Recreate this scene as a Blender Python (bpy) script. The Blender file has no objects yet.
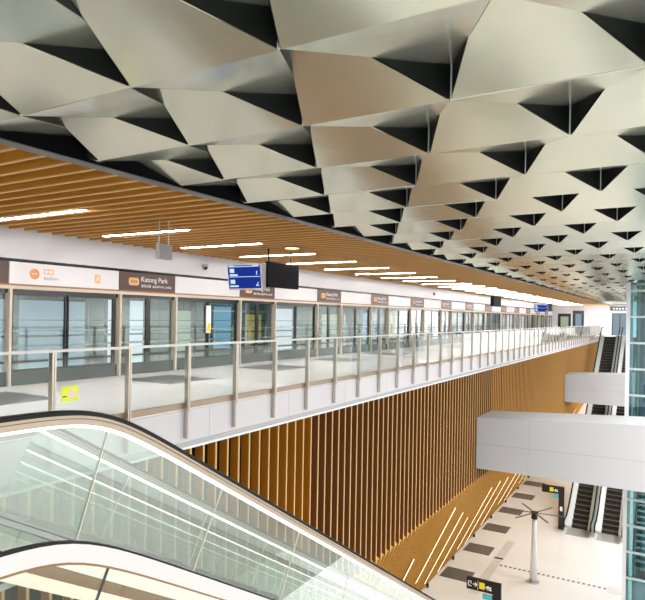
import bpy, bmesh, math, random
from mathutils import Vector, Matrix
random.seed(7)
S = bpy.context.scene
COL = S.collection
TAN = 0.6

# ------------------------------------------------------------------ materials
def new_mat(name):
    m = bpy.data.materials.new(name); m.use_nodes = True
    nt = m.node_tree; nt.nodes.clear()
    out = nt.nodes.new('ShaderNodeOutputMaterial')
    return m, nt, out

def pbr(name, col, rough=0.5, metal=0.0, noise=0.0, scale=8.0, bump=0.0, spec=0.5, coat=0.0, stretch=(1, 1, 1), bscale=None):
    m, nt, out = new_mat(name)
    b = nt.nodes.new('ShaderNodeBsdfPrincipled')
    b.inputs['Base Color'].default_value = (*col, 1)
    b.inputs['Roughness'].default_value = rough
    b.inputs['Metallic'].default_value = metal
    b.inputs['Specular IOR Level'].default_value = spec
    b.inputs['Coat Weight'].default_value = coat
    nt.links.new(b.outputs[0], out.inputs[0])
    if noise or bump:
        tc = nt.nodes.new('ShaderNodeTexCoord'); mp = nt.nodes.new('ShaderNodeMapping')
        mp.inputs['Scale'].default_value = stretch
        nt.links.new(tc.outputs['Object'], mp.inputs[0])
        nz = nt.nodes.new('ShaderNodeTexNoise'); nz.inputs['Scale'].default_value = scale
        nz.inputs['Detail'].default_value = 4
        nt.links.new(mp.outputs[0], nz.inputs['Vector'])
    if noise:
        mx = nt.nodes.new('ShaderNodeMix'); mx.data_type = 'RGBA'
        mx.inputs[6].default_value = (*[max(0, c * (1 - noise)) for c in col], 1)
        mx.inputs[7].default_value = (*[min(1, c * (1 + noise)) for c in col], 1)
        nt.links.new(nz.outputs['Fac'], mx.inputs[0]); nt.links.new(mx.outputs[2], b.inputs['Base Color'])
    if bump:
        bp = nt.nodes.new('ShaderNodeBump'); bp.inputs['Strength'].default_value = bump
        bp.inputs['Distance'].default_value = 0.05
        if bscale:
            nz = nt.nodes.new('ShaderNodeTexNoise'); nz.inputs['Scale'].default_value = bscale
            nt.links.new(mp.outputs[0], nz.inputs['Vector'])
        nt.links.new(nz.outputs['Fac'], bp.inputs['Height']); nt.links.new(bp.outputs[0], b.inputs['Normal'])
    return m

def emit(name, col, strength):
    m, nt, out = new_mat(name)
    e = nt.nodes.new('ShaderNodeEmission'); e.inputs[0].default_value = (*col, 1); e.inputs[1].default_value = strength
    nt.links.new(e.outputs[0], out.inputs[0]); return m

def glass(name, tint=(0.86, 0.95, 0.92), refl=0.12, rough=0.0, ior=1.45):
    """thin sheet: clear transmission plus a mirror share that grows with the angle"""
    m, nt, out = new_mat(name)
    t = nt.nodes.new('ShaderNodeBsdfTransparent'); t.inputs[0].default_value = (*tint, 1)
    g = nt.nodes.new('ShaderNodeBsdfGlossy'); g.inputs['Roughness'].default_value = rough
    g.inputs[0].default_value = (0.95, 1, 0.98, 1)
    f = nt.nodes.new('ShaderNodeLayerWeight'); f.inputs[0].default_value = 0.5
    p = nt.nodes.new('ShaderNodeMath'); p.operation = 'POWER'; p.inputs[1].default_value = 5.0
    nt.links.new(f.outputs['Facing'], p.inputs[0])
    a = nt.nodes.new('ShaderNodeMath'); a.operation = 'MULTIPLY_ADD'; a.use_clamp = True
    a.inputs[1].default_value = 1 - refl; a.inputs[2].default_value = refl
    nt.links.new(p.outputs[0], a.inputs[0])
    mx = nt.nodes.new('ShaderNodeMixShader')
    nt.links.new(a.outputs[0], mx.inputs[0]); nt.links.new(t.outputs[0], mx.inputs[1]); nt.links.new(g.outputs[0], mx.inputs[2])
    nt.links.new(mx.outputs[0], out.inputs[0]); return m

def tiled(name, col, joint, size, rough=0.15, width=0.004):
    m, nt, out = new_mat(name)
    b = nt.nodes.new('ShaderNodeBsdfPrincipled'); b.inputs['Roughness'].default_value = rough
    tc = nt.nodes.new('ShaderNodeTexCoord')
    br = nt.nodes.new('ShaderNodeTexBrick'); br.offset = 0; br.inputs['Scale'].default_value = 1
    br.inputs['Brick Width'].default_value = size; br.inputs['Row Height'].default_value = size
    br.inputs['Mortar Size'].default_value = width; br.inputs['Mortar Smooth'].default_value = 0
    br.inputs['Color1'].default_value = (*col, 1); br.inputs['Color2'].default_value = (*[c * .96 for c in col], 1)
    br.inputs['Mortar'].default_value = (*joint, 1)
    nt.links.new(tc.outputs['Object'], br.inputs['Vector']); nt.links.new(br.outputs[0], b.inputs['Base Color'])
    nt.links.new(b.outputs[0], out.inputs[0]); return m

M = dict(
    ceil=pbr('brushed_aluminium', (0.84, 0.86, 0.725), 0.19, 0.80, noise=0.05, scale=1.2, bump=0.14, bscale=1.1),
    black=pbr('black_void', (0.004, 0.004, 0.005), 0.9, spec=0.1),
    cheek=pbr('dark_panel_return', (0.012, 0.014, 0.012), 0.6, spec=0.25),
    blackgloss=pbr('black_gloss', (0.012, 0.012, 0.014), 0.2),
    scrback=pbr('screen_black', (0.006, 0.006, 0.010), 0.6, spec=0.12),
    rubber=pbr('black_rubber', (0.008, 0.008, 0.008), 0.6, spec=0.2),
    trim=pbr('satin_grey_trim', (0.22, 0.21, 0.2), 0.35, 0.8),
    trimlight=pbr('bare_edge', (0.9, 0.9, 0.86), 0.4),
    wood=pbr('soffit_timber', (0.62, 0.275, 0.03), 0.45, noise=0.25, scale=3, stretch=(6, 0.6, 6)),
    woodedge=pbr('soffit_timber_edge', (0.80, 0.53, 0.24), 0.5, spec=0.2),
    woodback=pbr('soffit_back', (0.10, 0.045, 0.015), 0.7),
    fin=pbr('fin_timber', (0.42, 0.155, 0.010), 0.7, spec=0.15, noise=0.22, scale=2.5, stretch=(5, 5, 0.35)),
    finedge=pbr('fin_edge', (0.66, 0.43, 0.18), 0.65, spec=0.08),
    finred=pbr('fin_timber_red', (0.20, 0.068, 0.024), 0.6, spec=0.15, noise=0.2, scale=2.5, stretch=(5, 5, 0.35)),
    hallwall=pbr('hall_wall', (0.40, 0.41, 0.40), 0.6),
    endwall=pbr('end_wall', (0.95, 0.92, 0.93), 0.5),
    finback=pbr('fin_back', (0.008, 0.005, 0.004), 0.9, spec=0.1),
    splay=pbr('splay_timber', (0.60, 0.34, 0.07), 0.45, noise=0.2, scale=3, stretch=(6, 1, 1)),
    white=pbr('white_panel', (0.80, 0.80, 0.82), 0.35),
    bulk=pbr('white_bulkhead', (0.74, 0.75, 0.79), 0.22),
    fascia=pbr('fascia_panel', (0.62, 0.60, 0.63), 0.4),
    strut=pbr('strut_panel', (0.53, 0.54, 0.57), 0.4),
    joint=pbr('panel_joint', (0.28, 0.28, 0.3), 0.6),
    pfloor=tiled('platform_granite', (0.92, 0.92, 0.91), (0.75, 0.75, 0.75), 0.6, 0.25, .003),
    cfloor=tiled('concourse_granite', (0.76, 0.765, 0.77), (0.68, 0.68, 0.68), 1.43, 0.25, .006),
    dtile=pbr('dark_granite', (0.11, 0.11, 0.115), 0.3, noise=0.25, scale=20),
    tactile=pbr('tactile_paving', (0.55, 0.54, 0.52), 0.6),
    dot=pbr('tactile_dot', (0.16, 0.14, 0.12), 0.6),
    steel=pbr('stainless_steel', (0.62, 0.57, 0.50), 0.28, 1.0),
    steelw=pbr('satin_steel', (0.52, 0.52, 0.51), 0.4, 0.6),
    champ=pbr('champagne_metal', (0.38, 0.29, 0.22), 0.35, 0.7),
    profile=pbr('rail_profile', (0.36, 0.30, 0.235), 0.4, 0.3),
    blade=pbr('fan_blade', (0.10, 0.10, 0.11), 0.4),
    beige=pbr('beige_beam', (0.66, 0.56, 0.45), 0.4),
    brown=pbr('brown_sign', (0.10, 0.052, 0.045), 0.35),
    brownline=pbr('brown_strip', (0.30, 0.15, 0.075), 0.4),
    psdwhite=pbr('white_sign_panel', (0.84, 0.84, 0.87), 0.3),
    orange=pbr('orange_vinyl', (0.78, 0.30, 0.08), 0.5),
    tanv=pbr('tan_vinyl', (0.86, 0.52, 0.22), 0.5),
    greyv=pbr('grey_vinyl', (0.35, 0.35, 0.40), 0.5),
    whitev=pbr('white_vinyl', (0.92, 0.92, 0.92), 0.5),
    yellow=pbr('yellow_vinyl', (0.90, 0.80, 0.02), 0.5),
    lime=pbr('lime_notice', (0.80, 0.93, 0.03), 0.5),
    pink=pbr('pink_print', (0.88, 0.70, 0.55), 0.5),
    cyan=pbr('cyan_vinyl', (0.10, 0.55, 0.65), 0.5),
    kick=pbr('kick_plate', (0.05, 0.06, 0.06), 0.25, 0.3),
    tunnel=pbr('tunnel_wall', (0.22, 0.26, 0.26), 0.6, noise=0.3, scale=1.5),
    tile=tiled('trackside_tile', (0.16, 0.19, 0.18), (0.04, 0.05, 0.05), 0.6, 0.3, .02),
    grey=pbr('grey_housing', (0.42, 0.43, 0.45), 0.5),
    step=pbr('step_dark', (0.022, 0.02, 0.018), 0.5),
    stepedge=pbr('step_comb', (0.30, 0.27, 0.16), 0.5),
    clad=pbr('escalator_cladding', (0.62, 0.585, 0.53), 0.35),
    clad2=pbr('brown_reveal', (0.16, 0.085, 0.035), 0.5),
    cream=pbr('cream_beam', (0.66, 0.60, 0.49), 0.4),
    liftw=pbr('lift_column', (0.78, 0.80, 0.84), 0.35),
    mull=pbr('lift_mullion', (0.55, 0.66, 0.68), 0.3, 0.3),
    liftdark=pbr('lift_interior', (0.02, 0.05, 0.055), 0.4),
    liftblue=pbr('lift_blue', (0.03, 0.16, 0.30), 0.3),
    glass=glass('railing_glass', (0.97, 0.99, 0.985), 0.03),
    eglass2=glass('near_escalator_glass', (0.95, 0.98, 0.96), 0.08),
    eglass=glass('escalator_glass', (0.88, 0.95, 0.92), 0.32),
    pglass=glass('screen_door_glass', (0.86, 0.93, 0.95), 0.14),
    lglass=glass('lift_glass', (0.42, 0.66, 0.68), 0.12, ior=1.5),
    lamp=emit('lamp_light', (1.0, 0.94, 0.91), 70.0),
    tfill=emit('track_fill_light', (0.9, 0.97, 1.0), 9.0),
    warm=emit('warm_light', (1.0, 0.72, 0.30), 3.0),
    bar=emit('light_bar', (1.0, 0.84, 0.58), 3.2),
    led=emit('balustrade_led', (1.0, 0.98, 0.96), 4.5),
    ledsoft=emit('balustrade_led_soft', (1.0, 0.97, 0.92), 1.0),
    scr=emit('screen_blue', (0.012, 0.035, 0.28), 1.0),
    scrt=emit('screen_text', (0.65, 0.85, 1.0), 1.0),
    glow_blue=emit('glowing_blue', (0.26, 0.46, 0.72), 0.6),  # glow colours for the added panels behind the doors, and for panes
    glow_pale=emit('glowing_pale', (0.50, 0.66, 0.78), 0.52),
    glow_yel=emit('glowing_yellow', (0.70, 0.56, 0.14), 0.6),
    glow_green=emit('glowing_green', (0.62, 0.68, 0.50), 0.6),
    glow_white=emit('glowing_white', (0.85, 0.88, 0.92), 0.9),
)

# ------------------------------------------------------------------ helpers
class MB:
    def __init__(s): s.v = []; s.f = []; s.mi = []
    def poly(s, pts, mi=0):
        n = len(s.v); s.v += [tuple(p) for p in pts]; s.f.append(tuple(range(n, n + len(pts)))); s.mi.append(mi)
    def hexa(s, b, t, mi=0):
        n = len(s.v); s.v += [tuple(p) for p in b] + [tuple(p) for p in t]
        k = len(b)
        s.f.append(tuple(n + i for i in reversed(range(k)))); s.f.append(tuple(n + k + i for i in range(k))); s.mi += [mi, mi]
        for i in range(k):
            j = (i + 1) % k; s.f.append((n + i, n + j, n + k + j, n + k + i)); s.mi.append(mi)
    def box(s, x0, x1, y0, y1, z0, z1, mi=0):
        if x0 > x1: x0, x1 = x1, x0
        if y0 > y1: y0, y1 = y1, y0
        s.hexa([(x0, y0, z0), (x1, y0, z0), (x1, y1, z0), (x0, y1, z0)], [(x0, y0, z1), (x1, y0, z1), (x1, y1, z1), (x0, y1, z1)], mi)
    def bar(s, a, b, w, h, up=(0, 0, 1), mi=0):
        a = Vector(a); b = Vector(b); d = (b - a).normalized(); u = Vector(up)
        r = d.cross(u).normalized() * w / 2; u = r.cross(d).normalized() * h / 2
        s.hexa([a - r - u, a + r - u, a + r + u, a - r + u], [b - r - u, b + r - u, b + r + u, b - r + u], mi)
    def cyl(s, a, b, r0, r1=None, n=14, mi=0):
        r1 = r0 if r1 is None else r1
        a = Vector(a); b = Vector(b); d = (b - a).normalized()
        t = Vector((1, 0, 0)) if abs(d.x) < .9 else Vector((0, 1, 0))
        u = d.cross(t).normalized(); w = d.cross(u)
        c = [(math.cos(2 * math.pi * i / n), math.sin(2 * math.pi * i / n)) for i in range(n)]
        s.hexa([a + (u * x + w * y) * r0 for x, y in c], [b + (u * x + w * y) * r1 for x, y in c], mi)
    def sweep(s, path, prof, mi=0):
        """path: list of (x, z) running along +X; prof: list of (y, dn) with dn measured square to the path"""
        n = len(s.v); k = len(prof)
        for i, (x, z) in enumerate(path):
            x0, z0 = path[max(0, i - 1)]; x1, z1 = path[min(len(path) - 1, i + 1)]
            L = math.hypot(x1 - x0, z1 - z0); nx, nz = -(z1 - z0) / L, (x1 - x0) / L
            s.v += [(x + nx * dn, y, z + nz * dn) for y, dn in prof]
        for i in range(len(path) - 1):
            for j in range(k):
                jj = (j + 1) % k
                s.f.append((n + i * k + j, n + i * k + jj, n + (i + 1) * k + jj, n + (i + 1) * k + j)); s.mi.append(mi)
        s.f.append(tuple(n + j for j in range(k))); s.f.append(tuple(n + (len(path) - 1) * k + j for j in reversed(range(k)))); s.mi += [mi, mi]
    def build(s, name, mats, parent=None, origin=None, smooth=False):
        me = bpy.data.meshes.new(name)
        v = s.v if origin is None else [(a - origin[0], b - origin[1], c - origin[2]) for a, b, c in s.v]
        me.from_pydata(v, [], s.f)
        for m in (mats if isinstance(mats, (list, tuple)) else [mats]): me.materials.append(m)
        for p, i in zip(me.polygons, s.mi): p.material_index = i; p.use_smooth = smooth
        bm = bmesh.new(); bm.from_mesh(me); bmesh.ops.recalc_face_normals(bm, faces=bm.faces); bm.to_mesh(me); bm.free()
        o = bpy.data.objects.new(name, me); COL.objects.link(o)
        if parent is not None: o.parent = parent
        if origin is not None and parent is None: o.location = origin
        return o

def tag(o, label=None, cat=None, group=None, kind=None):
    if label: o['label'] = label
    if cat: o['category'] = cat
    if group: o['group'] = group
    if kind: o['kind'] = kind
    return o
def empty(name, loc, label, cat, group=None):
    o = bpy.data.objects.new(name, None); COL.objects.link(o); o.location = loc; o.empty_display_size = .2
    return tag(o, label, cat, group)
def boxpart(name, parent, m, x0, x1, y0, y1, z0, z1):
    b = MB(); b.box(x0, x1, y0, y1, z0, z1)
    return b.build(name, m, parent, origin=tuple(parent.location) if parent else None)
def part(name, mb, m, parent, smooth=False):
    """mesh given in world coordinates, under a thing whose origin is parent.location"""
    return mb.build(name, m, parent, origin=tuple(parent.location), smooth=smooth)
def copy_tree(o, parent=None):
    c = o.copy(); COL.objects.link(c)
    if parent is not None: c.parent = parent
    for ch in KIDS.get(o.name, []): copy_tree(ch, c)
    return c
KIDS = {}
def register(o):
    KIDS[o.name] = [c for c in S.objects if c.parent == o]
    for c in KIDS[o.name]: register(c)
def text(s, size, m, parent, loc, rot, name='lettering', align='LEFT', ext=0.002):
    cu = bpy.data.curves.new(name, 'FONT'); cu.body = s; cu.size = size; cu.extrude = ext; cu.align_x = align
    cu.materials.append(m)
    tmp = bpy.data.objects.new(name, cu); COL.objects.link(tmp)
    bpy.context.view_layer.update()
    me = bpy.data.meshes.new_from_object(tmp.evaluated_get(bpy.context.evaluated_depsgraph_get()))
    bpy.data.objects.remove(tmp); o = bpy.data.objects.new(name, me); COL.objects.link(o)
    if parent is not None:
        o.parent = parent; pl = parent.location
        o.location = (loc[0] - pl[0], loc[1] - pl[1], loc[2] - pl[2])
        if parent.parent is not None: o.location = (o.location[0] - parent.parent.location[0], o.location[1] - parent.parent.location[1], o.location[2] - parent.parent.location[2])
    else: o.location = loc
    o.rotation_euler = rot
    return o
def struct(o, label=None): return tag(o, label, kind='structure')
ORD = ['first', 'second', 'third', 'fourth', 'fifth', 'sixth', 'seventh', 'eighth', 'ninth', 'tenth', 'eleventh', 'twelfth', 'thirteenth',
       'fourteenth', 'fifteenth', 'sixteenth', 'seventeenth', 'eighteenth', 'nineteenth', 'twentieth', 'twenty-first', 'twenty-second',
       'twenty-third', 'twenty-fourth', 'twenty-fifth', 'twenty-sixth', 'twenty-seventh', 'twenty-eighth', 'twenty-ninth', 'thirtieth']

XE = 74.0          # end wall
RY = 7.0           # railing plane
PY = 12.0          # platform screen doors
ZC = -12.7         # concourse floor

# ------------------------------------------------------------------ faceted metal ceiling
K = 0.344
def lat(i, j): return (13.2 + 4 * i) * K, (4.43 + 4 * j - (1.98 if i % 2 else 0)) * K
ZL, ZT, YEDGE = 3.32, 3.32 + 0.8 * K, 16.6 * K
sheet = MB(); chk = MB()
for i in range(-7, 52):
    for j in range(-8, 6):
        x, y = lat(i, j); dx, dy = 4 * K, 2 * K
        if y - 2 * dy > YEDGE: continue
        low = Vector((x, y, ZL)); top = Vector((x, y, ZT))
        g = 0.006
        sheet.poly([top, (x + dx, y + dy - g, ZL), (x + dx, y - dy + g, ZL)])
        sheet.poly([top, (x - dx, y - dy + g, ZL), (x - dx, y + dy - g, ZL)])
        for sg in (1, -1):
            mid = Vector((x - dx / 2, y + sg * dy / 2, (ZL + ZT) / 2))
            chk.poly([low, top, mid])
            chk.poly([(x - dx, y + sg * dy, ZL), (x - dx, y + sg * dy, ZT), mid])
        if y < YEDGE:
            chk.bar((x - .006, y, ZL - .002), (x - .006, y, ZT), .017, .017, up=(1, 0, 0), mi=1)
def clip_y(o, ymax):
    bm = bmesh.new(); bm.from_mesh(o.data)
    bmesh.ops.bisect_plane(bm, geom=bm.verts[:] + bm.edges[:] + bm.faces[:], plane_co=(0, ymax, 0), plane_no=(0, 1, 0), clear_outer=True)
    bmesh.ops.bisect_plane(bm, geom=bm.verts[:] + bm.edges[:] + bm.faces[:], plane_co=(XE - .05, 0, 0), plane_no=(1, 0, 0), clear_outer=True)
    bm.to_mesh(o.data); bm.free()
ceil = struct(sheet.build('ceiling', M['ceil'])); clip_y(ceil, YEDGE)
sol = ceil.modifiers.new('thick', 'SOLIDIFY'); sol.thickness = 0.006; sol.offset = 1
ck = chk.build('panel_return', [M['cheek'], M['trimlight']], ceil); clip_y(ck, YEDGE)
b = MB(); b.box(-6, XE, -12, YEDGE + .02, 3.72, 3.8); b.box(-6, XE, YEDGE + .015, YEDGE + .035, 3.3, 3.8)
b.build('ceiling_void', M['black'], ceil)

# ------------------------------------------------------------------ timber soffit over the platform
b = MB(); b.box(-6, XE, YEDGE + .22, PY + .05, 3.52, 3.6)
soff = struct(b.build('ceiling_soffit', M['woodback']))
sl = MB(); x = -1.93
while x < XE - .1:
    sl.box(x, x + .035, YEDGE + .23, PY - .02, 3.316, 3.53)
    sl.box(x - .002, x + .037, YEDGE + .23, PY - .02, 3.300, 3.316, 1)
    x += .333
sl.build('timber_slat', [M['wood'], M['woodedge']], soff)
b = MB(); b.box(-6, XE, YEDGE + .04, YEDGE + .225, 3.29, 3.6)
struct(b.build('trim_1', M['trim']))

# ------------------------------------------------------------------ platform slab, fascia
b = MB(); b.box(-6, XE, RY + .02, PY + .35, -.30, 0)
pf = struct(b.build('floor', M['pfloor']))
b = MB()
x = 9.8 - 4.37
while x < XE - 2:
    b.box(x, x + 1.55, 9.7, 11.25, 0.0, 0.004); x += 4.37
b.build('dark_tile', M['dtile'], pf)
b = MB(); b.box(-6, XE, RY - .02, RY + .02, -.60, -.02); b.box(-6, XE, RY + .0, RY + .8, -.62, -.3)
fa = struct(b.build('trim_2', M['fascia']))
b = MB(); x = 4.88 + .63
while x < XE:
    b.box(x - .002, x + .002, RY - .022, RY - .019, -.58, -.02); x += 1.257 * 2
b.build('panel_joint', M['joint'], fa)
b = MB(); b.box(-6, XE, RY - .07, RY + .03, -.66, -.62)
struct(b.build('trim_3', M['white']))
b = MB(); b.box(-6, XE, RY - .035, RY - .02, -.62, -.545)
struct(b.build('trim_4', M['grey']))

# ------------------------------------------------------------------ wall with fins, splayed foot
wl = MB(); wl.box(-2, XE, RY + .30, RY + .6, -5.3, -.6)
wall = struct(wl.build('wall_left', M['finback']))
fn = MB(); x = 2.7
while x < XE - .2:
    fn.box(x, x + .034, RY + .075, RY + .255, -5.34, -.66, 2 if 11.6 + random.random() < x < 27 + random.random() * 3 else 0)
    fn.box(x - .001, x + .035, RY + .062, RY + .078, -5.34, -.66, 1)
    x += .3295
fn.build('timber_fin', [M['fin'], M['finedge'], M['finred']], wall)
# splay: plane from (7.08,-5.3) to (11.1,-12.7)
SY0, SZ0, SY1, SZ1 = RY + .08, -5.32, 11.1, ZC
sd = Vector((0, SY1 - SY0, SZ1 - SZ0)); sL = sd.length; sd.normalize(); sn = Vector((0, sd.z, -sd.y))   # sn faces the hall
b = MB(); P0 = Vector((0, SY0, SZ0)) - sn * .03; P1 = Vector((0, SY1, SZ1)) - sn * .03
b.hexa([(-2, P0.y, P0.z), (XE, P0.y, P0.z), (XE, P1.y, P1.z), (-2, P1.y, P1.z)],
       [(-2, P0.y - sn.y * .25, P0.z - sn.z * .25), (XE, P0.y - sn.y * .25, P0.z - sn.z * .25), (XE, P1.y - sn.y * .25, P1.z - sn.z * .25), (-2, P1.y - sn.y * .25, P1.z - sn.z * .25)])
sp = struct(b.build('wall_left_foot', M['splay']))
b = MB(); x = 2.7; lean = .72
while x < XE - .2:
    a = Vector((x, SY0, SZ0)); e = Vector((x + lean * (SY1 - SY0), SY1, SZ1 + .02))
    if e.x < XE: b.bar(a, e, .035, .05, up=sn)
    x += .3295
b.build('timber_slat', M['splay'], sp)
bars = [(17.2, 7.75, 9.9), (20.9, 8.2, 10.2), (23.44, 7.46, 9.8), (26.6, 8.1, 10.6), (29.5, 8.73, 10.8), (31.96, 8.18, 10.6), (34.3, 8.3, 10.9),
        (37.5, 8.6, 10.7), (40.5, 8.0, 10.4), (44, 8.4, 10.8), (47.5, 8.0, 10.5), (51, 8.3, 10.8), (55, 7.9, 10.4), (59, 8.2, 10.6), (63, 8.0, 10.6)]
for n, (x, ya, yb) in enumerate(bars):
    def on(y, xx):
        t = (y - SY0) / (SY1 - SY0); return Vector((xx, y, SZ0 + t * (SZ1 - SZ0))) + sn * .045
    A, B = on(ya, x), on(yb, x + (yb - ya) * .78)
    r = empty('wall_light_bar', tuple(B), 'diagonal warm light bar on the splayed timber wall, %s from bottom left' % ORD[n], 'light', 'light bars on the splayed wall foot')
    q = MB(); q.bar(A, B, .11, .03, up=sn); part('housing', q, M['finedge'], r)
    q = MB(); d = (B - A).normalized(); q.bar(A + d * .03 + sn * .018, B - d * .03 + sn * .018, .075, .012, up=sn); part('diffuser', q, M['bar'], r)
# ------------------------------------------------------------------ concourse floor
b = MB(); b.box(-4, XE + 14, -14, SY1 + .5, ZC - .3, ZC)
cf = struct(b.build('floor_concourse', M['cfloor']))
b = MB(); x = 31.85 - 4.3 * 6
while x < XE:
    b.box(x, x + 1.5, 9.32, 10.93, ZC, ZC + .004); x += 4.3
b.build('dark_tile', M['dtile'], cf)
b = MB()
b.box(30.8, 36.2, 8.45, 8.95, ZC, ZC + .006); b.box(36.0, 39.3, 8.45, 8.95, ZC, ZC + .006)
b.box(34.7, 35.6, 1.9, 2.75, ZC, ZC + .006)
b.build('tactile_strip', M['tactile'], cf)
b = MB(); y = 8.4
while y > 2.8:
    b.box(35.05, 35.25, y - .13, y, ZC, ZC + .008); y -= .26
b.build('tactile_dot', M['dot'], cf)
b = MB(); x = 30.1
while x < XE:
    b.box(x, x + .10, SY1 - .20, SY1 - .08, ZC, ZC + .2); x += 4.3
b.build('base_stub', M['blackgloss'], sp)

# ------------------------------------------------------------------ struts across the void
for n, (x0, zl, lab) in enumerate([(25.1, -4.74, 'near'), (49.1, -4.70, 'far')]):
    b = MB(); y1, y0 = RY + .06, -10
    def zt(y): return -2.6 + (RY - y) * (.058 if y > 0 else .058)
    za, zb = -2.6, -2.6 + (y1 - 0.6) * .055
    b.hexa([(x0, y1, zl), (x0, .6, zl), (x0 + 2.35, .6, zl), (x0 + 2.35, y1, zl)], [(x0, y1, za), (x0, .6, zb), (x0 + 2.35, .6, zb), (x0 + 2.35, y1, za)])
    b.hexa([(x0, .6, zl), (x0, y0, zl), (x0 + 2.35, y0, zl), (x0 + 2.35, .6, zl)], [(x0, .6, zb), (x0, y0, zb), (x0 + 2.35, y0, zb), (x0 + 2.35, .6, zb)])
    o = struct(b.build('beam', M['strut']), 'pale grey clad beam spanning the hall, the %s one' % lab)
    q = MB(); q.hexa([(x0 - .004, y1 - .02, -3.71), (x0 - .004, .6, -3.60), (x0 + .01, .6, -3.60), (x0 + .01, y1 - .02, -3.71)],
                     [(x0 - .004, y1 - .02, -3.685), (x0 - .004, .6, -3.575), (x0 + .01, .6, -3.575), (x0 + .01, y1 - .02, -3.685)])
    for yy in ((4.95,) if lab == 'near' else ()):
        q.box(x0 - .004, x0 + .01, yy - .008, yy + .008, zl + .01, -2.62)
    q.build('panel_joint', M['grey'], o)

# ------------------------------------------------------------------ end wall
b = MB(); b.box(XE, XE + .3, -10, PY + 3.5, ZC, 3.9)
ew = struct(b.build('wall_end', M['endwall']))
b = MB(); b.box(XE - 8, XE, 1.0, RY - .1, -.3, 0)
struct(b.build('floor_landing', M['pfloor']))
dr = MB(); dr.box(XE - .06, XE - .01, 4.35, 5.75, 0, 2.35)
w = struct(dr.build('window_1', M['glow_pale']))
q = MB()
for yy in (4.32, 5.0, 5.75): q.box(XE - .09, XE - .02, yy - .05, yy + .05, 0, 2.4)
q.box(XE - .09, XE - .02, 4.3, 5.8, 2.35, 2.45); q.build('window_frame', M['kick'], w)
r = empty('direction_sign', (XE - .1, 5.6, 2.75), 'dark hanging sign with white lettering on the far white wall', 'sign')
boxpart('board', r, M['kick'], XE - .12, XE - .05, 4.1, 6.0, 2.75, 3.2)
for k in range(5): boxpart('lettering', r, M['whitev'], XE - .125, XE - .119, 4.3 + k * .3, 4.3 + k * .3 + .2, 2.88, 3.07)
for k, (ya, yb, zt_, mm) in enumerate([(10.1, 11.5, 2.35, 'glow_green'), (8.7, 9.9, 2.7, 'glow_pale')]):
    q = MB(); q.box(XE - .05, XE - .01, ya, yb, 0, zt_); d = struct(q.build('door_%d' % (k + 1), M['kick']))
    q = MB(); q.box(XE - .06, XE - .052, ya + .25, yb - .3, .9, zt_ - .35); q.build('door_pane', M[mm], d)

# ------------------------------------------------------------------ platform screen doors
b = MB(); b.box(-6, XE, PY - .02, PY + .3, 2.70, 3.56)
struct(b.build('wall_bulkhead', M['bulk']))
b = MB(); b.box(-6, XE, PY + .1, PY + .3, 2.0, 2.7); b.box(-6, XE, PY - .0, PY + .25, 2.655, 2.70)
struct(b.build('trim_5', M['blackgloss']))
D0 = 7.40; WW, BW = 2.88, 1.95
def bay_common(t, x0, x1):
    boxpart('kick_plate', t, M['kick'], x0, x1, PY - .0, PY + .12, 0.005, .30)
    boxpart('beam', t, M['beige'], x0, x1, PY - .06, PY + .08, 2.055, 2.125)
    boxpart('brown_strip', t, M['brownline'], x0, x1, PY - .045, PY + .08, 2.125, 2.165)
    boxpart('head_rail', t, M['blackgloss'], x0 + .05, x1, PY + .0, PY + .1, 1.97, 2.055)  # black rail under the beige beam
    boxpart('upright', t, M['cream'], x0, x0 + .055, PY - .08, PY + .1, .005, 2.055)
def door_bay(x0, label):
    t = empty('platform_screen_door', (x0, PY, 0), label, 'screen door', 'sliding screen door bays along the platform')
    x1 = x0 + WW; bay_common(t, x0, x1)
    boxpart('header_panel', t, M['psdwhite'], x0 + .01, x1 - .01, PY - .03, PY + .08, 2.165, 2.63)
    xm = (x0 + x1) / 2
    for a, c in ((x0 + .06, xm - .02), (xm + .02, x1 - .06)):
        wa, wc = (.08, .035) if a < xm - .5 else (.035, .08)
        q = MB(); q.box(a, a + wa, PY + .02, PY + .07, .3, 1.97); q.box(c - wc, c, PY + .02, PY + .07, .3, 1.97)
        q.box(a + wa, c - wc, PY + .02, PY + .07, .3, .34); q.box(a + wa, c - wc, PY + .02, PY + .07, 1.93, 1.97)
        d = part('door_frame', q, M['blackgloss'], t)
        q = MB(); q.box(a + wa, c - wc, PY + .04, PY + .05, .34, 1.93); q.build('glass_pane', M['pglass'], d, origin=tuple(t.location))
        q = MB(); q.box(a + .25, c - .09, PY + .045, PY + .06, .66, .69); q.build('crossbar', M['steelw'], d, origin=tuple(t.location))
    return t
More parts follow.
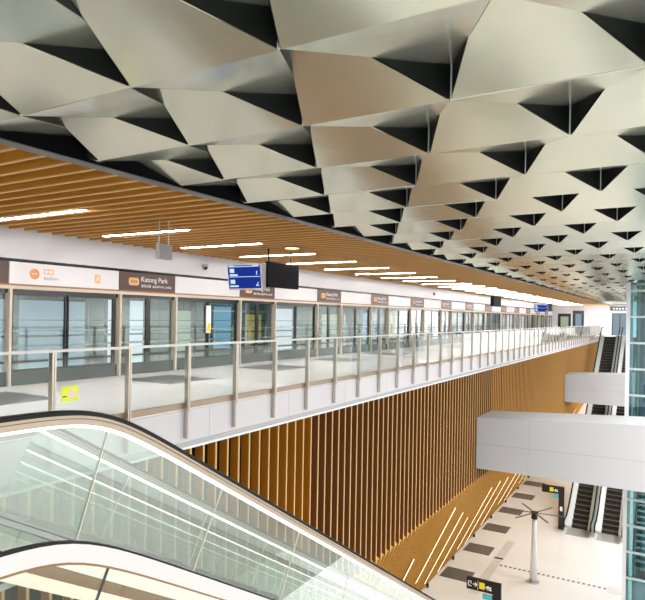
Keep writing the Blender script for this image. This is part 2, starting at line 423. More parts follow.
def fixed_bay(x0, label, near):
    t = empty('fixed_screen_panel', (x0, PY, 0), label, 'screen panel', 'fixed glass bays under brown station name signs')
    x1 = x0 + BW; bay_common(t, x0, x1)
    h = boxpart('name_sign', t, M['brown'], x0 + .01, x1 - .01, PY - .035, PY + .08, 2.165, 2.63)
    q = MB(); q.box(x0 + .95, x0 + 1.1, PY + .02, PY + .07, .3, 1.97); part('mullion', q, M['blackgloss'], t)
    for a, c in ((x0 + .05, x0 + .95), (x0 + 1.1, x1 - .06)):
        q = MB(); q.box(a, c, PY + .04, PY + .05, .3, 1.97); part('glass_pane', q, M['pglass'], t)
    if near:
        # badge with the line code, station name in four scripts
        q = MB(); cx, cz, hw, hh = x0 + .47, 2.40, .17, .10
        pts = []
        for k in range(24):
            a = 2 * math.pi * k / 24; pts.append((cx + (hw - .07) * (1 if math.cos(a) > 0 else -1) + .07 * math.cos(a), PY - .04, cz + (hh - .07) * (1 if math.sin(a) > 0 else -1) + .07 * math.sin(a)))
        q.hexa([(p[0], PY - .034, p[2]) for p in pts], pts)
        q.build('line_badge', M['tanv'], h, origin=tuple(t.location))
        R = (math.pi / 2, 0, 0)
        def tx(s, size, m, x, z, nm='lettering'):
            o = text(s, size, m, None, (0, 0, 0), R, nm); o.parent = h
            o.location = (x - t.location[0], PY - .042 - t.location[1], z - t.location[2]); return o
        # letters read left to right towards +X as seen from the platform
        tx('TE24', .105, M['brown'], x0 + .345, 2.365)
        tx('Katong Park', .19, M['whitev'], x0 + .70, 2.41)
        tx('加东公园  கத்தோங் பார்க்', .085, M['whitev'], x0 + .71, 2.27)
    return t
n = 0
doors = []
x = D0; proto_d = proto_f = None
lead = fixed_bay(D0 - BW, 'leftmost glass bay at the edge of the photo under a cropped brown sign', False)
k = 0
while x + WW < XE - .5:
    nm = ORD[k]
    if k == 0: lab = 'screen door bay with round arrow, line code and platform letter on its white header'
    elif k == 1: lab = 'screen door bay with blank white header just left of the blue screen'
    else: lab = 'sliding screen door bay under white header, %s from the left of the platform' % nm
    if k < 3:
        d = door_bay(x, lab); proto_d = d
        if k == 2: register(d)
    else:
        d = copy_tree(proto_d); d.location = (x, PY, 0); d['label'] = lab
    doors.append(d)
    x += WW
    if x + BW < XE:
        if k == 0: lab = 'fixed glass bay under the nearest and largest brown Katong Park sign'
        elif k == 1: lab = 'fixed glass bay under the Katong Park sign partly behind the hanging screens'
        else: lab = 'fixed glass bay under brown name sign, %s counting from the nearest Katong Park sign' % nm
        if proto_f is None:
            f = fixed_bay(x, lab, True); proto_f = f; register(f)
        else:
            f = copy_tree(proto_f); f.location = (x, PY, 0); f['label'] = lab
        x += BW
    k += 1
# graphics on the white headers
R = (math.pi / 2, 0, 0)
def header_graphics(t, x0):
    h = [c for c in S.objects if c.parent == t and c.name.startswith('header_panel')][0]
    def put(q, nm, m): q.build(nm, m, h, origin=tuple(t.location))
    def disc(cx, cz, r, y, nn=24): 
        q = MB(); q.hexa([(cx + r * math.cos(2 * math.pi * i / nn), y + .004, cz + r * math.sin(2 * math.pi * i / nn)) for i in range(nn)],
                         [(cx + r * math.cos(2 * math.pi * i / nn), y, cz + r * math.sin(2 * math.pi * i / nn)) for i in range(nn)]); return q
    cx, cz = x0 + .58, 2.40
    put(disc(cx, cz, .115, PY - .036), 'arrow_disc', M['orange'])
    q = MB(); q.box(cx - .07, cx + .04, PY - .042, PY - .037, cz - .011, cz + .011)
    q.bar((cx + .06, PY - .04, cz), (cx, PY - .04, cz + .06), .005, .022, up=(0, 1, 0)); q.bar((cx + .06, PY - .04, cz), (cx, PY - .04, cz - .06), .005, .022, up=(0, 1, 0))
    put(q, 'arrow', M['whitev'])
    q = MB(); q.box(x0 + .80, x0 + 1.04, PY - .036, PY - .031, 2.41, 2.52); put(q, 'line_code', M['tanv'])
    q = MB(); q.box(x0 + .825, x0 + .905, PY - .04, PY - .036, 2.435, 2.495); q.box(x0 + .93, x0 + 1.01, PY - .04, PY - .036, 2.435, 2.495); put(q, 'code_mark', M['whitev'])
    o = text('Bayshore', .1, M['greyv'], None, (0, 0, 0), R); o.parent = h; o.location = (.80, -.037, 2.29)
    q = MB(); q.box(x0 + 2.15, x0 + 2.31, PY - .036, PY - .031, 2.29, 2.50); put(q, 'platform_letter_plate', M['tanv'])
    o = text('A', .17, M['whitev'], None, (0, 0, 0), R); o.parent = h; o.location = (2.175, -.04, 2.335)
header_graphics(doors[0], D0)
# round-cornered notice stuck on the second door bay
dd = doors[1]; x0 = dd.location[0]
q = MB(); q.box(x0 + 1.33, x0 + 1.55, PY - .005, PY + .005, 1.02, 1.85); s_ = part('door_notice', q, M['whitev'], dd)
q = MB(); q.hexa([(x0 + 1.36, PY - .006, 1.07), (x0 + 1.52, PY - .006, 1.07), (x0 + 1.52, PY - .006, 1.28), (x0 + 1.46, PY - .006, 1.36)],
                 [(x0 + 1.36, PY - .012, 1.07), (x0 + 1.52, PY - .012, 1.07), (x0 + 1.52, PY - .012, 1.28), (x0 + 1.46, PY - .012, 1.36)])
q.build('warning_mark', M['yellow'], s_, origin=tuple(dd.location))

# trackside wall, tunnel, and added glowing panels standing in for reflections in the doors
b = MB(); b.box(-6, XE, 16.0, 16.2, -1.2, 3.56)
wb = struct(b.build('wall_back', M['tile']))
b = MB(); b.box(-6, XE, PY + .35, 16.2, -1.3, -1.2); struct(b.build('floor_track', M['kick']))
b = MB(); b.box(-6, XE, PY + .3, 16.2, 3.5, 3.6); struct(b.build('ceiling_track', M['tunnel']))
b = MB(); xx = 1.0
while xx < XE: b.box(xx, xx + .35, 15.7, 16.0, -1.2, 3.5); xx += 6.3
b.build('pilaster', M['kick'], wb)
b = MB()
for zz, hh in ((.15, .05), (.42, .03), (.85, .06), (1.32, .03)): b.box(-6, XE, 15.55, 15.70, zz, zz + hh)
xx = .4
while xx < XE: b.box(xx, xx + .09, 15.5, 15.66, -1.2, 2.6); xx += 2.35
b.build('mirrored_bar', M['kick'], wb)  # dark bars added for lines mirrored in the door glass
b = MB(); b.box(-6, XE, 15.45, 15.5, .58, .64); b.box(-6, XE, 15.45, 15.5, 1.02, 1.05); b.build('mirrored_pale_line', M['psdwhite'], wb)  # pale lines added likewise for reflections in the door glass
glow_list = [(8.9, 3.6, -.2, 1.9, 'glow_pale', 'pale blue'), (13.2, 1.7, -.6, 2.0, 'glow_white', 'tall white'), (16.2, .9, .1, 1.7, 'glow_green', 'narrow green'), (18.4, 1.4, .2, 1.9, 'glow_blue', 'light blue'),
       (20.4, 1.2, .3, 1.6, 'glow_yel', 'yellow'), (22.6, 1.5, .0, 1.9, 'glow_white', 'white'), (26.2, 3.4, -.1, 1.7, 'glow_green', 'wide pale green'), (31.5, 2.2, .1, 1.8, 'glow_blue', 'mid blue'), (35.5, 1.3, .2, 1.7, 'glow_yel', 'small yellow'),
       (38.5, 3.0, .0, 1.8, 'glow_pale', 'grey blue'), (44, 3.2, .0, 1.8, 'glow_white', 'broad white'), (50, 3.5, .0, 1.8, 'glow_blue', 'wide blue'), (57, 4, .0, 1.8, 'glow_pale', 'distant pale'), (64, 4, .0, 1.8, 'glow_white', 'distant white')]
for x, w_, z0, z1, mm, cname in glow_list:
    r = empty('glow_panel', (x, 15.95, z0), '%s added glowing panel behind the screen doors, standing in for reflections' % cname, 'glow', 'added glowing panels beyond the screen doors')
    boxpart('frame', r, M['kick'], x - .05, x + w_ + .05, 15.88, 15.99, z0 - .05, z1 + .05)
    boxpart('screen', r, M[mm], x, x + w_, 15.86, 15.885, z0, z1)  # glowing face in place of bright reflections, no display
for k in range(12):  # lamps added to light the tunnel behind the doors
    x = 4 + k * 6
    r = empty('track_fill', (x, 14.5, 3.4), 'added white fill lamp over the track behind the doors, %s from the near end' % ORD[k], 'lamp', 'added fill lamps over the track')
    boxpart('housing', r, M['grey'], x, x + 1.8, 14.4, 14.6, 3.42, 3.5); boxpart('diffuser', r, M['tfill'], x + .05, x + 1.75, 14.43, 14.57, 3.40, 3.42)

# ------------------------------------------------------------------ glass railing on the platform edge
rl = empty('glass_railing', (6.14, RY, 0), 'long glass and steel railing along the edge of the platform above the void', 'railing')
xs = []; x = 6.14 - 1.257 * 3
while x < XE - .3: xs.append(x); x += 1.257
def railpost(x):
    q = MB(); q.box(x - .012, x + .012, RY - .105, RY - .025, -.48, 1.08)
    q.box(x + .022, x + .046, RY - .105, RY - .025, -.06, 1.08); q.box(x - .012, x + .046, RY - .09, RY - .04, .98, 1.02)
    return q
pm = railpost(6.14).build('post', M['steel'], rl, origin=(6.14, RY, 0))
gq = MB(); gq.box(6.14 + .06, 6.14 + 1.257 - .025, RY - .07, RY - .058, .12, 1.0)
gm = gq.build('glass_panel', M['glass'], rl, origin=(6.14, RY, 0))
for x in xs:
    if abs(x - 6.14) < .01: continue
    for src in (pm, gm):
        c = src.copy(); COL.objects.link(c); c.location = (x - 6.14, 0, 0)
q = MB(); q.bar((xs[0], RY - .065, 1.08), (XE - .3, RY - .065, 1.08), .07, .035); part('top_rail', q, M['steelw'], rl)
q = MB(); q.box(xs[0], XE - .3, RY - .024, RY + .03, .01, .11); part('bottom_rail', q, M['champ'], rl)
# end lozenge notice on the railing glass
r = empty('paper_notice', (5.16, RY - .075, .42), 'small lime yellow notice stuck on the railing glass above the escalator', 'notice')
boxpart('sheet', r, M['lime'], 5.03, 5.29, RY - .075, RY - .072, .40, .60)
boxpart('print', r, M['pink'], 5.13, 5.26, RY - .078, RY - .075, .44, .55)
boxpart('print', r, M['kick'], 5.05, 5.11, RY - .078, RY - .075, .46, .475)

# ------------------------------------------------------------------ soffit lamps and fittings
lamp0 = None
for k in range(-4, 27):
    x = 6.52 + k * 2.45
    lab = ('white strip light crossing the timber soffit, %s from the left edge of the photo' % ORD[k]) if k >= 0 else 'white strip light of the soffit just left of the photo edge'
    if lamp0 is None:
        r = empty('strip_light', (x, 9.7, 3.3), lab, 'light', 'strip lights set across the timber soffit')
        q = MB(); q.box(x - .05, x + .05, 8.43, 10.97, 3.288, 3.2995); part('housing', q, M['white'], r)
        q = MB(); q.box(x - .045, x + .045, 8.45, 10.95, 3.283, 3.288); part('diffuser', q, M['lamp'], r)
        lamp0 = r; register(r)
    else:
        r = copy_tree(lamp0); r.location = (x, 9.7, 3.3); r['label'] = lab
r = empty('round_downlight', (12.4, 8.2, 3.3), 'small round warm downlight in the soffit above the black screen', 'light')
q = MB(); q.cyl((12.4, 8.2, 3.27), (12.4, 8.2, 3.32), .2, n=28); part('rim', q, M['champ'], r)
q = MB(); q.cyl((12.4, 8.2, 3.262), (12.4, 8.2, 3.272), .17, n=28); part('diffuser', q, M['warm'], r)

def screen_unit(x, y, label, group='hanging screen pairs over the platform'):
    r = empty('hanging_information_screen', (x, y, 3.3), label, 'screen', group)
    # face turned to -X
    q = MB(); q.hexa([(x - .14, y + .02, 2.25), (x - .14, y + 1.12, 2.25), (x, y + 1.12, 2.25), (x, y + .02, 2.25)],
                     [(x - .24, y + .02, 2.90), (x - .24, y + 1.12, 2.90), (x, y + 1.12, 2.93), (x, y + .02, 2.93)])
    cs = part('screen_case', q, M['grey'], r)
    def P(v, w, o=.004):   # v 0..1 along y from far left, w 0..1 up
        return (x - .14 - .10 * w - o, y + 1.09 - v * 1.04, 2.28 + w * .59)
    def pan(nm, m, v0, v1, w0, w1, o):
        q = MB(); a = [P(v0, w0, o - .004), P(v1, w0, o - .004), P(v1, w1, o - .004), P(v0, w1, o - .004)]; c = [P(v0, w0, o), P(v1, w0, o), P(v1, w1, o), P(v0, w1, o)]
        q.hexa(a, c); return q.build(nm, m, cs, origin=tuple(r.location))
    pan('display', M['scr'], 0, 1, 0, 1, .005)
    for bx in ((.02, .98, .93, .96), (.02, .98, .49, .515), (.06, .2, .68, .86), (.06, .2, .2, .38), (.05, .3, .54, .62), (.04, .3, .06, .13), (.78, .95, .93, .99), (.04, .2, .94, .99)):
        pan('display_text', M['scrt'], bx[0], bx[1], bx[2], bx[3], .010)
    for s_, w_ in (('1', .58), ('2', .10)):
        o = text(s_, .24, M['scrt'], None, (0, 0, 0), (math.pi / 2, 0, -math.pi / 2), 'display_text'); o.parent = cs
        p = P(.84, w_, .02); o.location = (p[0] - r.location[0], p[1] - r.location[1], p[2] - r.location[2])
    # side-on screen parallel to the platform
    q = MB(); q.box(x + .05, x + 1.50, y - .02, y + .10, 2.32, 2.98); part('screen_back', q, M['scrback'], r)
    for px in (x + .15, x + 1.2):
        q = MB(); q.cyl((px, y + .06, 2.9), (px, y + .06, 3.34), .022, n=10); part('hanger', q, M['blackgloss'], r)
    return r
u0 = screen_unit(12.45, 9.0, 'nearest hanging screens, one lit blue and one black, over the platform')
register(u0)
c = copy_tree(u0); c.location = (53.0, 9.0, 3.3); c['label'] = 'distant hanging screen pair showing pale blue faces'
r = empty('hanging_screen', (35.0, 9.0, 3.3), 'small black hanging box seen from behind midway along the platform', 'screen')
boxpart('screen_back', r, M['scrback'], 34.9, 36.6, 8.95, 9.15, 2.33, 2.93)
for px in (35.2, 36.2):
    q = MB(); q.cyl((px, 9.05, 2.9), (px, 9.05, 3.34), .022, n=10); part('hanger', q, M['blackgloss'], r)
r = empty('hanging_speaker_box', (8.15, 8.32, 3.3), 'grey square box hung on two thin rods below the soffit', 'speaker')
for px in (8.06, 8.30):
    q = MB(); q.cyl((px, 8.32, 2.75), (px, 8.32, 3.34), .012, n=8); part('hanging_rod', q, M['steelw'], r)
q = MB(); q.box(8.02, 8.35, 8.26, 8.36, 2.62, 2.90); part('box_body', q, M['grey'], r)
for k, xx in enumerate((13.4, 33.0)):
    r = empty('dome_camera', (xx, PY - .1, 3.0), 'small dark dome camera on the white bulkhead, %s from the left' % ORD[k], 'camera', 'dome cameras on the bulkhead')
    q = MB(); q.cyl((xx, PY - .1, 2.98), (xx, PY - .1, 3.06), .08, n=16); q.box(xx - .03, xx + .03, PY - .1, PY, 3.03, 3.06); part('mount', q, M['grey'], r)
    q = MB(); q.cyl((xx, PY - .1, 2.90), (xx, PY - .1, 2.98), .04, .07, n=16); part('dome', q, M['blackgloss'], r)

# ------------------------------------------------------------------ escalators in the foreground
def soft(x, x0, w): 
    t = (x - x0) / w
    return (x - x0) if t > 20 else w * math.log1p(math.exp(t))
def rail_path(x0, w, xa, xb, ztop, s=1):
    out = []; x = xa
    while x < xb:
        out.append((x, ztop - TAN * soft(x, x0, w))); x += .06 if abs(x - x0) < 1.6 else .4
    out.append((xb, ztop - TAN * soft(xb, x0, w)))
    return out
def balustrade(r, y, x0, w, xa, xb, ztop, style, side):
    GB = (-1.12 if side < 0 else -.97) if style == 'far' else -.93
    """side: -1 when its lit or dressed face looks to -Y"""
    P = rail_path(x0, w, xa, xb, ztop)
    q = MB()
    if style == 'far':
        q.sweep(P, [(y - .035, -.004), (y - .025, .004), (y + .025, .004), (y + .035, -.004), (y + .035, -.03), (y - .035, -.03)]); part('handrail', q, M['rubber'], r)
        q = MB(); q.sweep(P, [(y - .03, -.03), (y + .03, -.03), (y + .03, -.10), (y - .035, -.10)]); rp = part('rail_profile', q, M['profile'], r)
        q = MB(); q.sweep(P, [(y - .0365, -.052), (y - .030, -.052), (y - .030, -.058), (y - .0365, -.058)]); q.build('profile_groove', M['clad2'], rp, origin=tuple(r.location))
        q = MB(); q.sweep(P, [(y - .016, -.10), (y + .016, -.10), (y + .014, -.122), (y - .016, -.122)]); part('led_strip', q, M['led'], r)
        gt = -.12
    else:
        q.sweep(P, [(y - .012, 0), (y + .012, 0), (y + .012, -.007), (y - .012, -.007)]); part('handrail', q, M['rubber'], r)
        q = MB(); q.sweep(P, [(y - .012, -.007), (y + .012, -.007), (y + .012, -.064), (y - .012, -.064)]); part('led_strip', q, M['ledsoft'], r)
        q = MB(); q.sweep(P, [(y - .014, -.064), (y + .014, -.064), (y + .014, -.071), (y - .014, -.071)]); part('rail_profile', q, M['clad2'], r)
        gt = -.068
    # glass panels, joints square to the rail
    pn = 1.65 if style == 'far' else 1.42
    def at(i):
        a = P[max(0, i - 1)]; c = P[min(len(P) - 1, i + 1)]; L = math.hypot(c[0] - a[0], c[1] - a[1]); return ((c[0] - a[0]) / L, (c[1] - a[1]) / L)
    # resample the path
    R_ = [P[0]]; 
    for (xA, zA), (xB, zB) in zip(P, P[1:]):
        L = math.hypot(xB - xA, zB - zA); m_ = max(1, int(L / .05))
        for t in range(1, m_ + 1): R_.append((xA + (xB - xA) * t / m_, zA + (zB - zA) * t / m_))
    run = [R_[0]]; d = 0
    off = .23 if style == 'far' else .25
    for a, c in zip(R_, R_[1:]):
        d += math.hypot(c[0] - a[0], c[1] - a[1]); run.append(c)
        if d + off >= pn or c == R_[-1]:
            if len(run) > 3:
                q = MB(); rr = run; q.sweep(rr, [(y - .005, gt), (y + .005, gt), (y + .005, GB), (y - .005, GB)]); part('glass_panel', q, M['eglass' if style == 'far' else 'eglass2'], r)
                a0, c0 = rr[-2], rr[-1]; L = math.hypot(c0[0] - a0[0], c0[1] - a0[1]); nx, nz = -(c0[1] - a0[1]) / L, (c0[0] - a0[0]) / L
                q = MB(); q.bar((c0[0] + nx * gt, y, c0[1] + nz * gt), (c0[0] + nx * GB, y, c0[1] + nz * GB), .014, .007, up=(1, 0, 0)) if style == 'far' else q.bar((c0[0] + nx * gt, y, c0[1] + nz * gt), (c0[0] + nx * GB, y, c0[1] + nz * GB), .011, .003, up=(1, 0, 0)); part('joint_strip', q, M['cream' if style == 'far' else 'kick'], r)
            run = [c]; d = 0; off = 0
    q = MB(); q.sweep(P, [(y - .06, GB + .01), (y + .06, GB + .01), (y + .06, GB - .09), (y - .06, GB - .09)]); part('skirt', q, M['steelw'], r)
def escalator(name, label, ya, yb, x0, w, xb, ztop, style, xa=-1.5):
    r = empty(name, (x0, (ya + yb) / 2, 0), label, 'escalator', 'foreground escalators going down beside the void')
    balustrade(r, yb, x0 + (.02 if style == 'far' else 0), w if style != 'far' else .1, xa if style != 'far' else 3.85, xb, ztop, style, -1)
    balustrade(r, ya, x0, w, xa, xb, ztop, style, 1)
    zb = ztop - (1.12 if style == 'far' else .9)
    xp = x0 - .2; q = MB(); q.box(xa, xp, ya + .06, yb - .06, zb - .08, zb - .03); part('landing_plate', q, M['steelw'], r)
    st = MB(); st.box(0, .40, ya + .07, yb - .07, -.05, 0); st.box(0, .03, ya + .07, yb - .07, -.22, -.05); st.box(.37, .40, ya + .07, yb - .07, 0, .003, 1)
    s0 = None; k = 0
    x = xp
    while x < xb - .5 and k < 60:
        z = zb - .06 - TAN * soft(x + .2, x0 + .1, w)
        if s0 is None:
            s0 = st.build('step', [M['step'], M['stepedge']], r); s0.location = (x - x0, -(ya + yb) / 2, z)
        else:
            c = s0.copy(); COL.objects.link(c); c.location = (x - x0, -(ya + yb) / 2, z)
        x += .4; k += 1
    return r
# farther one: near balustrade in plane Y=3.85
E1 = escalator('escalator', 'farther foreground escalator with black handrail and bright light strip, nearest the platform', 3.85, 5.6, 3.16, .2, 23.5, .885, 'far', xa=-1.5)
q = MB(); xs_ = [1.4, 23.5]
def clz(x): return -.49 - TAN * (x - 3.16)
def strip(x0, x1, y0, y1, ztf, zbf, nn=40):
    q = MB(); pts = [x0 + (x1 - x0) * i / nn for i in range(nn + 1)]
    for a, c in zip(pts, pts[1:]):
        q.hexa([(a, y0, zbf(a)), (c, y0, zbf(c)), (c, y1, zbf(c)), (a, y1, zbf(a))], [(a, y0, ztf(a)), (c, y0, ztf(c)), (c, y1, ztf(c)), (a, y1, ztf(a))])
    return q
def topz(x): return max(.885 - 1.0 - TAN * soft(x, 3.05, .2), clz(x) + .002)
part('truss_cladding', strip(2.35, 23.5, 3.80, 3.84, topz, clz, 60), M['clad'], E1)
part('brown_band', strip(1.2, 23.5, 3.81, 3.86, lambda x: clz(x) + .0, lambda x: clz(x) - .13), M['clad2'], E1)  # brown band just below the truss cladding
part('truss_beam', strip(1.2, 23.5, 3.795, 3.95, lambda x: clz(x) - .10, lambda x: clz(x) - .20), M['cream'], E1)
part('truss_cladding', strip(2.35, 23.5, 5.62, 5.67, topz, lambda x: clz(x) - .16, 60), M['clad'], E1)
part('truss_soffit', strip(1.2, 23.5, 3.95, 5.65, lambda x: clz(x) - .12, lambda x: clz(x) - .16), M['clad'], E1)
E2 = escalator('escalator', 'nearest escalator at the bottom left, its white lit rail curving down', .40, 1.67, 1.25, .10, 21.5, .90, 'near', xa=-1.2)
b = MB(); b.box(-3, 1.1, -3.0, 6.9, -.3, -.12)
struct(b.build('floor_escalator_landing', M['pfloor']))

# ------------------------------------------------------------------ far escalators
def far_escalator(y0, y1, label):
    X0 = 44.2; H = -ZC; r = empty('far_escalator', (X0, (y0 + y1) / 2, ZC), label, 'escalator', 'far escalators climbing to the platform end')
    XT = X0 + H / TAN
    def zf(x): return ZC + min(H, max(0, (x - X0) * TAN))
    for y in (y0, y1):
        da, db = (.1, .3) if y == y0 else (.3, .1)
        pts = [(X0 - 1.3, ZC + .35), (X0 - 1.45, ZC + .65), (X0 - 1.3, ZC + .9), (X0 - .3, ZC + .93), (X0 + .6, ZC + 1.25), (XT - .3, .72), (XT + .5, .95), (XT + 2, .95)]
        q = MB(); q.sweep(pts, [(y - .045, 0), (y + .045, 0), (y + .045, -.07), (y - .045, -.07)]); part('handrail', q, M['rubber'], r)
        q = MB()
        q.hexa([(X0 - 1.2, y - .01, ZC), (X0, y - .01, ZC), (X0, y + .01, ZC), (X0 - 1.2, y + .01, ZC)], [(X0 - 1.2, y - .01, ZC + .83), (X0, y - .01, ZC + .83), (X0, y + .01, ZC + .83), (X0 - 1.2, y + .01, ZC + .83)])
        q.hexa([(X0, y - .01, ZC), (XT, y - .01, 0), (XT, y + .01, 0), (X0, y + .01, ZC)], [(X0, y - .01, ZC + .83), (XT, y - .01, .83), (XT, y + .01, .83), (X0, y + .01, ZC + .83)])
        part('glass_panel', q, M['eglass'], r)
        q = MB(); q.hexa([(X0 - .2, y - da, ZC), (XT, y - da, -.25), (XT, y + db, -.25), (X0 - .2, y + db, ZC)],
                         [(X0 - .2, y - da, ZC + .16), (XT, y - da, .17), (XT, y + db, .17), (X0 - .2, y + db, ZC + .16)])
        part('deck', q, M['white'], r)
    q = MB(); q.box(X0 - 1.6, X0 - .1, y0 + .1, y1 - .1, ZC, ZC + .02); part('comb_plate', q, M['steelw'], r)
    q = MB(); q.hexa([(X0, y0 + .1, ZC - .1), (XT, y0 + .1, -.6), (XT, y1 - .1, -.6), (X0, y1 - .1, ZC - .1)], [(X0, y0 + .1, ZC), (XT, y0 + .1, -.3), (XT, y1 - .1, -.3), (X0, y1 - .1, ZC)])
    part('truss', q, M['white'], r)
    st = MB(); st.box(0, .42, y0 + .3, y1 - .3, .19, .24); st.box(0, .03, y0 + .3, y1 - .3, -.02, .24); st.box(-.01, .05, y0 + .3, y1 - .3, .235, .243, 1)
    s0 = None; x = X0; oy = -(y0 + y1) / 2
    while x < XT - .2:
        z = (x - X0) * TAN
        if s0 is None: s0 = st.build('step', [M['step'], M['stepedge']], r); s0.location = (x - X0, oy, z)
        else:
            c = s0.copy(); COL.objects.link(c); c.location = (x - X0, oy, z)
        x += .4
    return r
far_escalator(4.42, 6.05, 'left one of the two far escalators climbing beyond the pale beams')
far_escalator(2.55, 4.18, 'right one of the two far escalators, next to the glass lift shaft')

# ------------------------------------------------------------------ lift shaft
LX0, LX1, LY0, LY1 = 29.0, 31.4, -1.4, 1.72
L = empty('glass_lift_shaft', (LX0, LY1, ZC), 'tall glass lift shaft with white corner column at the right edge', 'lift')
for (xx, yy) in ((LX0, LY1), (LX1, LY1), (LX0, LY0), (LX1, LY0)):
    q = MB(); s_ = -1 if yy > 0 else 1
    q.box(xx, xx + .25 * (1 if xx == LX0 else -1), yy, yy + s_ * .16, ZC, 3.28); part('column', q, M['liftw'], L)
z = 2.92
while z > ZC + 1:
    q = MB(); q.box(LX0 - .02, LX0 + .1, LY0, LY1 - .16, z - .045, z + .045); q.box(LX0 + .25, LX1 - .25, LY1 - .1, LY1, z - .06, z + .06); part('crossbar', q, M['mull'], L); z -= 1.13
q = MB(); q.box(LX0 + .02, LX0 + .04, LY0 + .16, LY1 - .16, ZC, 3.28); q.box(LX0 + .25, LX1 - .25, LY1 - .06, LY1 - .04, ZC, 3.28); part('glass_wall', q, M['lglass'], L)
q = MB(); q.box(LX0 + .05, LX0 + .14, 1.18, 1.26, ZC, 3.28); part('mullion', q, M['mull'], L)
q = MB(); q.cyl((LX0 + 1.2, .95, ZC), (LX0 + 1.2, .95, 3.2), .11); part('guide_column', q, M['liftw'], L)
q = MB(); q.box(LX1 - .2, LX1 - .1, LY0, LY1 - .3, -5, 3.28); part('shaft_back', q, M['liftdark'], L)
q = MB(); q.box(LX0 + .9, LX1 - .3, LY0 + .4, 1.15, -3.9, -1.2); part('lift_car', q, M['liftblue'], L)
q = MB(); q.box(LX1 - .2, LX1 - .1, LY0, LY1 - .3, ZC, -5); part('shaft_back', q, M['tunnel'], L)
r = empty('lift_door_screen', (LX0 + .5, .8, -11), 'pale blue lit panel inside the foot of the lift shaft', 'screen')
boxpart('panel', r, M['glow_pale'], LX0 + .5, LX0 + .56, .55, 1.2, -12, -9.75); boxpart('frame', r, M['blackgloss'], LX0 + .55, LX0 + .6, .5, 1.3, -12.69, -9.3)

# ------------------------------------------------------------------ pole fan
FX, FY = 33.9, 6.3
r = empty('pole_fan', (FX, FY, ZC), 'tall white pole fan with five thin blades standing on the concourse floor', 'fan')
q = MB(); q.cyl((FX, FY, ZC), (FX, FY, ZC + .06), .32, n=24); part('base', q, M['steelw'], r)
q = MB(); q.cyl((FX, FY, ZC + .06), (FX, FY, ZC + 3.45), .20, .11, n=20); part('pole', q, M['white'], r, True)
q = MB(); q.cyl((FX, FY, ZC + 3.45), (FX, FY, ZC + 3.75), .17, .15, n=20); q.cyl((FX, FY, ZC + 3.75), (FX, FY, ZC + 3.82), .2, n=20); part('motor', q, M['blackgloss'], r)
for k in range(6):
    a = math.radians(35 + k * 60); d = Vector((math.cos(a), math.sin(a), 0))
    c0 = Vector((FX, FY, ZC + 3.78)); q = MB(); q.bar(c0 + d * .2, c0 + d * 1.6, .11, .02); part('blade', q, M['blade'], r)

# ------------------------------------------------------------------ totem signs
def totem(x, y, label, long=True, A_=1.5):
    r = empty('direction_sign', (x, y, ZC), label, 'sign')
    q = MB(); q.box(x, x + .12, y, y + .36, ZC, ZC + 2.9); part('post', q, M['blackgloss'], r)
    q = MB(); q.box(x, x + .12, y + .36, y + A_, ZC + 2.38, ZC + 2.9); arm = part('sign_arm', q, M['blackgloss'], r)
    o = tuple(r.location); z = ZC + 2.64
    def bx(nm, m, ya, yb, za, zb):
        q = MB(); q.box(x - .008, x, y + ya, y + yb, z + za, z + zb); q.build(nm, m, arm, origin=o)
    bx('yellow_symbol', M['yellow'], .70, .94, -.14, .14)
    bx('symbol', M['whitev'], .52, .60, -.12, .05); bx('symbol', M['whitev'], .40, .62, -.13, -.07); bx('symbol', M['whitev'], .42, .50, -.05, .03); bx('symbol', M['whitev'], .6, .68, -.05, 0)
    if long:
        bx('divider', M['whitev'], .99, 1.005, -.2, .2)
        # walking-figure box and right arrow
        bx('symbol', M['whitev'], 1.28, 1.44, -.12, -.08); bx('symbol', M['whitev'], 1.40, 1.44, -.12, .12); bx('symbol', M['whitev'], 1.28, 1.44, .08, .12); bx('symbol', M['whitev'], 1.28, 1.32, 0, .12)
        bx('arrow', M['whitev'], 1.04, 1.22, -.02, .02)
        q = MB(); q.bar((x - .005, y + 1.04, z), (x - .005, y + 1.12, z + .09), .04, .008, up=(1, 0, 0)); q.bar((x - .005, y + 1.04, z), (x - .005, y + 1.12, z - .09), .04, .008, up=(1, 0, 0)); q.build('arrow', M['whitev'], arm, origin=o)
    q = MB(); q.box(x + .03, x + .09, y + .36, y + .80, ZC + 2.08, ZC + 2.30); part('blue_plate', q, M['cyan'], r)
    q = MB(); q.box(x - .008, x, y + .1, y + .26, ZC + 1.25, ZC + 1.55); part('post_plate', q, M['whitev'], r)
    return r
totem(43.4, 6.15, 'black post sign with yellow square beside the foot of the far escalators', False, 1.45)
t2 = totem(26.0, 6.15, 'black post sign with white arrow and yellow square at the bottom of the photo')

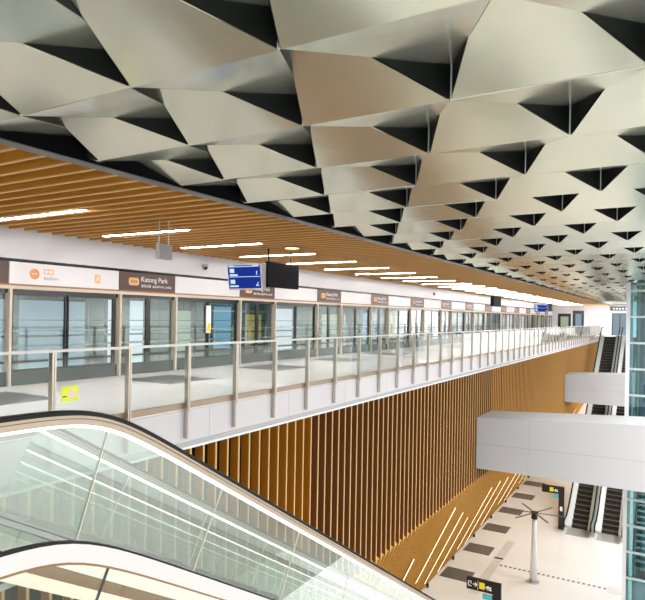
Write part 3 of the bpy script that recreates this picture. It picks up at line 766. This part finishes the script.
# ------------------------------------------------------------------ camera
cam = bpy.data.cameras.new('camera'); co = bpy.data.objects.new('camera', cam); COL.objects.link(co)
F = 595.0; A = math.atan(349.5 / 595); RR = math.radians(1.0)
fw = Vector((math.cos(A), math.sin(A), 0)); r0 = Vector((math.sin(A), -math.cos(A), 0)); u0_ = Vector((0, 0, 1))
rt = r0 * math.cos(RR) + u0_ * math.sin(RR); up = -r0 * math.sin(RR) + u0_ * math.cos(RR)
mt = Matrix((rt, up, -fw)).transposed().to_4x4(); mt.translation = Vector((0, 0, 1.6))
co.matrix_world = mt
cam.sensor_fit = 'HORIZONTAL'; cam.sensor_width = 36; cam.lens = F / 645 * 36; cam.shift_y = 15.8 / 645; cam.clip_end = 500; cam.clip_start = .05
S.camera = co

# ------------------------------------------------------------------ light
wd = bpy.data.worlds.new('world'); S.world = wd; wd.use_nodes = True
bg = wd.node_tree.nodes['Background']; bg.inputs[0].default_value = (0.93, 0.96, 1.0, 1); bg.inputs[1].default_value = 1.0
def area(name, loc, rot, sx, sy, power, col=(1, 1, 1)):
    l = bpy.data.lights.new(name, 'AREA'); l.shape = 'RECTANGLE'; l.size = sx; l.size_y = sy; l.energy = power; l.color = col
    o = bpy.data.objects.new(name, l); COL.objects.link(o); o.location = loc; o.rotation_euler = rot; return o
for k in range(6):
    area('hall_fill', (4 + k * 13, -4.5, 3.2), (0, 0, 0), 10, 4.5, 2900, (1, .98, .95))  # added area lights out of view that brighten the hall
b = MB(); b.box(-6, XE, -9.3, -9.0, ZC, 3.7); struct(b.build('wall_right', M['hallwall']))

area('end_wall_fill', (70, 4.5, 3.1), (0, math.radians(-35), 0), 3, 8, 420, (1, .96, .98))  # added light without a fitting, brightens the end wall

vs = S.view_settings; S.display_settings.display_device = 'sRGB'
vs.view_transform = 'Standard'; vs.look = 'None'; vs.gamma = 1; vs.use_curve_mapping = False; vs.exposure = 0.0
S.cycles.max_bounces = 10; S.cycles.transparent_max_bounces = 24; S.cycles.glossy_bounces = 6; S.cycles.caustics_reflective = False
